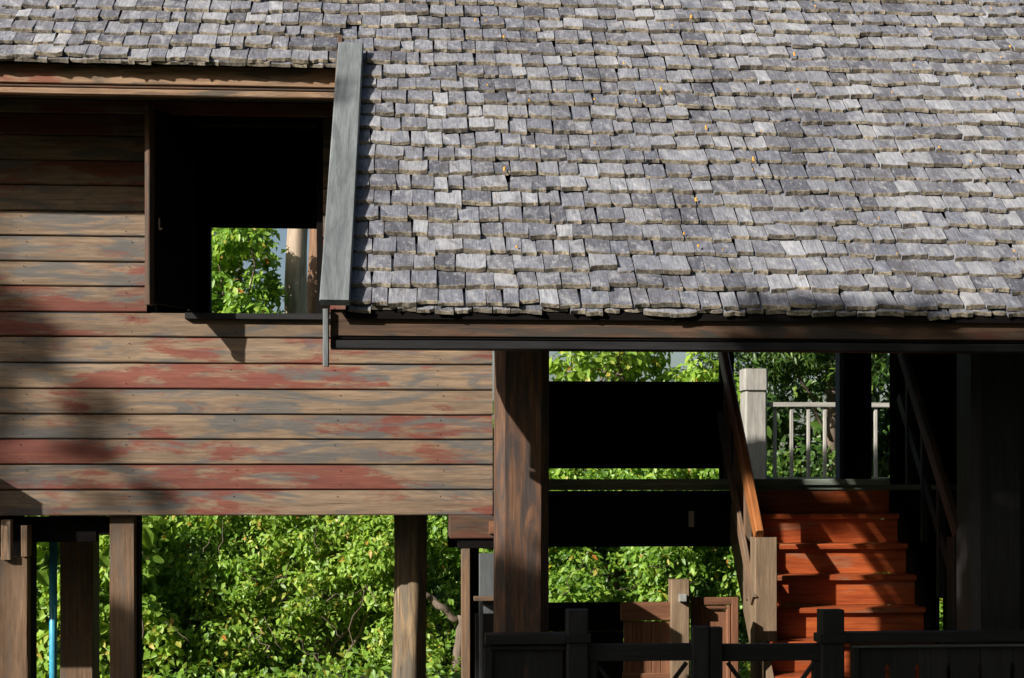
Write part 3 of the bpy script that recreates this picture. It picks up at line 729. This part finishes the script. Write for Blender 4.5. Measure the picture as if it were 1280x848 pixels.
def foliage(parent, clumps, n, size, mat, aspect=.5, seed=0, name='leaves', shell=.55):
    rg = np.random.default_rng(seed); C = np.array([c[:3] for c in clumps]); Rr = np.array([c[3] for c in clumps])
    pr = Rr**2; pr /= pr.sum(); ci = rg.choice(len(C), n, p=pr)
    d = rg.normal(size=(n, 3)); d /= np.linalg.norm(d, axis=1)[:, None]
    rad = Rr[ci]*rg.uniform(shell, 1.08, n)**.7
    # sprays: pull leaves towards a few random twigs so that gaps open
    tw = rg.normal(size=(len(C)*14, 3)); tw /= np.linalg.norm(tw, axis=1)[:, None]; ti = ci*14+rg.integers(0, 14, n)
    d2 = d+tw[ti]*1.9; d2 /= np.linalg.norm(d2, axis=1)[:, None]
    pts = C[ci]+d2*rad[:, None]*np.array([1, 1, .85])
    nr = d2*.6+rg.normal(size=(n, 3))*.55+np.array([-.25, -.45, .55])
    me = leaves_mesh(name, pts, nr, rg.uniform(.6, 1.25, n)*size, M[mat], aspect, seed+1)
    o = bpy.data.objects.new(name, me); link(o, parent, Matrix()); o['kind'] = 'stuff'; return o
def bush(label, x, y, h, wid, n, size, mat='leaf', aspect=.5, seed=0, group='bushes growing behind the house', name='leafy_bush', cat='bush', z0=.0):
    r_ = random.Random(seed); t = thing(name, label, cat, (x, y, 0), group); cl = []
    for k in range(40):
        f = (k+.5)/40; z = z0+h*(.08+.86*f); ww = wid*(1-.45*f**2)
        cx = x+r_.uniform(-1, 1)*ww; cy = y+r_.uniform(-.6, .6)*ww*.7; cl.append((cx, cy, z, r_.uniform(.2, .42)*min(1.2, wid)))
    foliage(t, cl, n, size, mat, aspect, seed)
    for k in range(5):
        c = cl[r_.randrange(len(cl))]; tube('stem', (x+r_.uniform(-.2, .2), y, 0), c[:3], .022, .006, 'bark', t, n=6, segs=6, wobble=.15, seed=seed+k)
    return t, cl
def twigs(t, pts, mat='barkpale', r=.008):
    for k, (a, b) in enumerate(pts): tube('twig', a, b, r, r*.4, mat, t, n=5, segs=5, wobble=.08, seed=k*3)
def P3(px, py, Y): X, Z = at(px, py, Y); return (X, Y, Z)
def bx(px, Y): return AX(px, Y)
B = [ # label, px, Y, height, width, n, size, mat, aspect
 ('yellow green bush with broad leaves seen between the left stilt posts', 95, 6.9, 2.25, .9, 3600, .15, 'leafy', .6),
 ('bright green bush just right of the third stilt post from the left', 215, 7.3, 2.05, .95, 4800, .115, 'leaf', .5),
 ('light green bush in the open gap left of the round stilt post', 330, 7.6, 2.15, 1.0, 5600, .105, 'leafy', .5),
 ('leafy bush with dead twigs directly left of the round stilt post', 425, 7.4, 2.0, .95, 5400, .11, 'leafy', .48),
 ('green bush behind the round old stilt post', 545, 7.9, 2.5, .95, 5200, .11, 'leaf', .5),
 ('green bush behind the big porch post', 660, 8.1, 2.3, 1.0, 3600, .12, 'leaf', .5),
 ('sunlit bush below the deck right of the big porch post', 760, 7.6, 2.45, 1.0, 5200, .125, 'leaf', .5),
 ('dense sunlit bush below the deck beside the stair newel', 880, 7.9, 2.5, 1.0, 5200, .13, 'leaf', .5),
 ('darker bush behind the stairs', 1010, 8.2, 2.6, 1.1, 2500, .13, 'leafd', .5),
 ('bush glimpsed in the slits right of the stairs', 1190, 7.9, 2.5, 1.0, 3600, .12, 'leaf', .5),
]
for i, (lab, px, Y, h, wd, n, s, mt, asp) in enumerate(B):
    Y += .9; t, cl = bush(lab, bx(px, Y), Y, h, wd, int(n*2.3), s*.76, mt, asp, seed=100+i*7)
    if i == 3: twigs(t, [(P3(430, 820, 7.6), P3(455, 740, 7.7)), (P3(408, 752, 7.6), P3(470, 730, 7.8))], 'bark')
    if i == 2: twigs(t, [(P3(332, 815, 7.6), P3(324, 785, 7.6)), (P3(312, 796, 7.6), P3(327, 796, 7.6))])
    if i == 4: tube('dead_branch', P3(530, 745, 8.0), P3(575, 775, 8.1), .045, .04, 'bark', t, n=9, segs=8, wobble=.12, seed=5); tube('dead_branch', P3(578, 770, 8.0), P3(570, 840, 8.0), .06, .06, 'bark', t, n=9, segs=8, wobble=.12, seed=8)
    if i in (1, 2, 3, 4):
        r3 = random.Random(i); tw_ = []
        for q in range(9):
            a_ = P3(px+r3.uniform(-75, 75), r3.uniform(690, 835), Y-.75+r3.uniform(-.2, .2)); an = r3.uniform(-.9, .9); l_ = r3.uniform(.12, .4)
            tw_.append((a_, (a_[0]+math.sin(an)*l_, a_[1]+r3.uniform(-.1, .1), a_[2]+math.cos(an)*l_)))
        twigs(t, tw_[:5], 'bark', .006)
    if i in (6, 7): twigs(t, [(P3(700+k*37, 745-(k*29) % 50, 7.6), P3(730+k*37, 700+(k*17) % 40, 7.7)) for k in range(5)], 'bark')
# second row, taller, closes the view
for i, (lab, px, Y, h, mt) in enumerate([
 ('green thicket behind the bushes at the far left', 60, 10.5, 3.0, 'leaf'), ('green thicket behind the light green bush', 240, 10.8, 3.0, 'leaf'),
 ('deep green thicket behind the bush with dead twigs', 420, 10.5, 3.0, 'leaf'), ('deep green thicket behind the round stilt post', 590, 10.9, 3.2, 'leafd'),
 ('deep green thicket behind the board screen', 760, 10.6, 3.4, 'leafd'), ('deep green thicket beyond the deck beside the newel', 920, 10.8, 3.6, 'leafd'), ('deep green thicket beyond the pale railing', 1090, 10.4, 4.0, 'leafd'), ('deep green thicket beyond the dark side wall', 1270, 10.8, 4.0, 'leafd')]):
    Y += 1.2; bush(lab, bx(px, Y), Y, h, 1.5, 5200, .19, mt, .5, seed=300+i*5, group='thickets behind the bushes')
def tree(label, x, y, h, cl, n, size, mat, bark, r0, seed, lean=(0, 0), name='leafy_tree', aspect=.5, shell=.55, limbs=True):
    t = thing(name, label, 'tree', (x, y, 0))
    top = (x+lean[0], y+lean[1], h); tube('trunk', (x, y, 0), top, r0, r0*.55, bark, t, n=14, segs=14, wobble=.12, seed=seed)
    foliage(t, cl, n, size, mat, aspect, seed, name='crown', shell=shell)
    if limbs:
        for k, c in enumerate(cl[:12]):
            f = .45+.5*((k*.37) % 1); tube('branch', (x+lean[0]*f, y+lean[1]*f, h*f), c[:3], r0*.3, .01, bark, t, n=7, segs=7, wobble=.2, seed=seed+k)
    return t
# trees seen through the window
YT = 9.8
def cl_px(lst, Y): return [P3(px, py, Y+dy)+(r,) for px, py, dy, r in lst]
r_ = random.Random(5)
cw = cl_px([(262+r_.uniform(0, 78), 275+r_.uniform(0, 150), r_.uniform(-.4, 1.0), r_.uniform(.16, .3)) for k in range(44)]+[(200+r_.uniform(-60, 40), 300+r_.uniform(-60, 150), .4, .45) for k in range(8)], YT-.6)
t = tree('leafy tree seen through the window, left of the pale trunk', AX(300, YT), YT, EYE+3.0, cw, 11000, .11, 'leaf', 'bark', .05, 21, shell=.2)
cw2 = cl_px([(340+k*45+r_.uniform(-20, 20), 120+r_.uniform(-60, 80), 1.5, .5) for k in range(6)], YT+.6)
tree('pale smooth tree trunk seen through the window', AX(368, YT), YT, EYE+4.2, cw2, 1500, .12, 'leaf', 'barkpale', .205, 31, lean=(.02, 0), limbs=False)
cw3 = cl_px([(420+k*45+r_.uniform(-20, 20), 150+r_.uniform(-60, 80), 1.5, .5) for k in range(6)], YT+2.2)
tree('reddish brown tree trunk at the right edge of the window view', AX(398, YT+1), YT+1, EYE+4.6, cw3, 1500, .12, 'leafy', 'barkbrown', .24, 41, limbs=False)
# leaves above the board screen and beyond the far railing
YT2 = 9.0
cl = cl_px([(690+k*24+r_.uniform(-10, 10), 455+r_.uniform(-45, 40), r_.uniform(-.5, .8), r_.uniform(.3, .5)) for k in range(7)]+[(k*30+700, 585, 0, .4) for k in range(6)]+[(884, 455, 0, .3), (900, 500, 0, .4)], YT2)
tree('bright leafy tree seen above the board screen', AX(770, YT2), YT2, EYE+2.2, cl, 5200, .125, 'leafy', 'bark', .09, 51)
cl = cl_px([(920+r_.uniform(0, 200), 430+r_.uniform(-50, 60), r_.uniform(-.5, 1), r_.uniform(.4, .6)) for k in range(18)], 9.6)
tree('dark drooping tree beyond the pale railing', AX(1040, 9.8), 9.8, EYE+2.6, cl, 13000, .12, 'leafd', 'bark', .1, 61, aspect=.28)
# distant wood, one mass
rg = np.random.default_rng(3); n = 26000
ang = rg.uniform(-.42, .42, n); dist = rg.uniform(26, 44, n); zz = rg.uniform(0, 1, n)**.8*(5.2+1.6*np.sin(ang*23)+rg.uniform(-.6, .6, n))*dist/40*.62
pts = np.stack([np.sin(ang)*dist, YC+np.cos(ang)*dist, zz], 1)
me = leaves_mesh('distant_wood', pts, rg.normal(size=(n, 3))+np.array([-.3, -.6, .6]), rg.uniform(.3, .6, n), M['leafd'], .6, 4)
o = bpy.data.objects.new('distant_wood', me); link(o, None, Matrix()); tag(o, 'dark distant wood behind the garden', 'wood', kind='stuff')
# broad leaved plant at the left with large single leaves
bl = thing('broad_leaf_plant', 'plant with a few very large pale green leaves beside the third stilt post', 'plant', P3(185, 700, 5.6)[:2]+(0,))
tube('stem', (AX(172, 5.6), 5.6, 0), P3(178, 690, 5.6), .009, .006, 'bark', bl, n=6, segs=6, wobble=.08, seed=2)
def bigleaf(px, py, s, rot, m_='leafy'):
    V = [(0, 0, 0)]; n_ = 14
    for k in range(n_+1):
        a = k/n_*2*math.pi; rr_ = s*.8*(.42+.16*max(0, math.cos(a))**6+.02*math.sin(5*a)); V.append((math.cos(a)*rr_*1.3, math.sin(a)*rr_, -.12*s*math.cos(a)+.22*s*abs(math.sin(a))+.03*s*math.sin(4*a)))
    Fc = [(0, k+1, k+2) for k in range(n_)]
    o = bpy.data.objects.new('leaf', mesh('leaf', V, Fc, M[m_], smooth=True)); m4 = Matrix.Translation(P3(px, py, 5.6)) @ Matrix.Rotation(rot, 4, 'Y') @ Matrix.Rotation(R(68), 4, 'X')
    link(o, bl, m4)
for a in ((183, 672, .19, 1.3), (126, 700, .17, .7), (133, 690, .13, 2.0), (52, 722, .17, .9), (48, 700, .12, 2.4), (197, 700, .11, .3), (110, 712, .12, 1.0), (46, 665, .13, .4)): bigleaf(*a)

# ------------------------------------------------------------------ trees in front of the house whose shade falls on the porch and the wall
def sunpos(X, Y, Z, s): return (X-1.40*s, Y-1.0*s, Z+.85*s)
r_ = random.Random(77)
def shade_cl(u0, u1, w0, w1, n, r, wtop=None):
    out = []
    for k in range(n):
        u = r_.uniform(u0, u1); wt = wtop(u) if wtop else w1; rr_ = r*r_.uniform(.8, 1.1)
        out.append((u, -7.5+r_.uniform(-.5, .5), EYE+max(w0, r_.uniform(w0, wt-rr_*.85)), rr_))
    return out
def topline(u): return 4.95 if u < -7.9 else 4.85 if u < -5.9 else 4.85+min(1, (u+5.9)/.8)*.46
cl = shade_cl(-8.1, -2.2, 2.6, 5.4, 110, .42, topline)
for k in range(30):
    u = -8.65+k*.23; cl.append((u, -7.5+r_.uniform(-.15, .15), EYE+topline(u)-.33+r_.uniform(-.05, .02), .33))
tree('broad leafy tree in front of the porch, left of the viewpoint', -5.2, -7.5, EYE+3.5, cl, 52000, .14, 'leaf', 'bark', .14, 71, shell=.0)
cl = shade_cl(-12.1, -10.7, 2.5, 5.2, 14, .34)+[(-12.22, -7.5, EYE+w_, .2) for w_ in (5.5, 5.3, 5.1, 4.8, 4.5)]+[(-10.4+.1*k, -7.5+r_.uniform(-.2, .2), EYE+7.62+r_.uniform(-.06, .08), .15) for k in range(7)]
tree('second leafy tree in front of the plank wall, far left', -11.5, -7.5, EYE+4.0, cl, 9000, .13, 'leaf', 'bark', .1, 81, shell=.0)
# thin branches with sparse leaves whose dapples fall on the planks
spr = []
for k, (px, py) in enumerate([(30, 385), (45, 400), (70, 405), (42, 430), (95, 440), (40, 470), (60, 465), (85, 470), (28, 500), (62, 520), (135, 500), (80, 540), (60, 455), (22, 440), (30, 545), (150, 600), (240, 640), (118, 610)]):
    X, Z = at(px, py, 0); q = sunpos(X, 0, Z, 7.5); spr.append((q[0], q[1]+r_.uniform(-.3, .3), q[2], .085 if k < 15 else .06))
sp = thing('slender_tree', 'slender sparse tree whose dappled shade falls on the left planks', 'tree', (-12.9, -7.5, 0))
tube('trunk', (-12.9, -7.5, 0), (-12.85, -7.5, EYE+8.3), .05, .015, 'bark', sp, n=8, segs=14, wobble=.15, seed=3)
for k, c in enumerate(spr): tube('branch', (-12.87, -7.5, c[2]-.35), c[:3], .014, .005, 'bark', sp, n=5, segs=4, wobble=.05, seed=k)
foliage(sp, spr, 520, .12, 'leaf', .5, 91, name='crown', shell=.0)

# weeds and fallen leaves covering the soil under and behind the bushes
rg = np.random.default_rng(8); n = 22000
pts = np.stack([rg.uniform(-6, 7, n), rg.uniform(3.5, 13, n), rg.uniform(0, 1, n)**2*.3], 1)
me = leaves_mesh('ground_cover', pts, rg.normal(size=(n, 3))*.7+np.array([-.1, -.3, .8]), rg.uniform(.06, .14, n), M['leaf'], .5, 5)
o = bpy.data.objects.new('ground_cover', me); link(o, None, Matrix()); tag(o, 'low weeds and leaves on the soil behind the house', 'ground cover', kind='stuff')
# unseen wood added on the viewer's side to dim the sky light
rg = np.random.default_rng(12); n = 44000
az = rg.uniform(-125, 150, n)*math.pi/180; rad = rg.uniform(15, 20, n); zz = rg.uniform(0, 1, n)*(np.where(az < .25, 17, 5.3)+1.0*np.sin(az*9))
pts = np.stack([-np.sin(az)*rad, -5-np.cos(az)*rad, zz], 1)
me = leaves_mesh('shade_wood', pts, rg.normal(size=(n, 3)), rg.uniform(.6, 1.1, n), M['leafd'], .6, 6)
o = bpy.data.objects.new('shade_wood', me); link(o, None, Matrix()); tag(o, 'added unseen wood on the near side of the house, dimming the sky light', 'wood', kind='stuff')
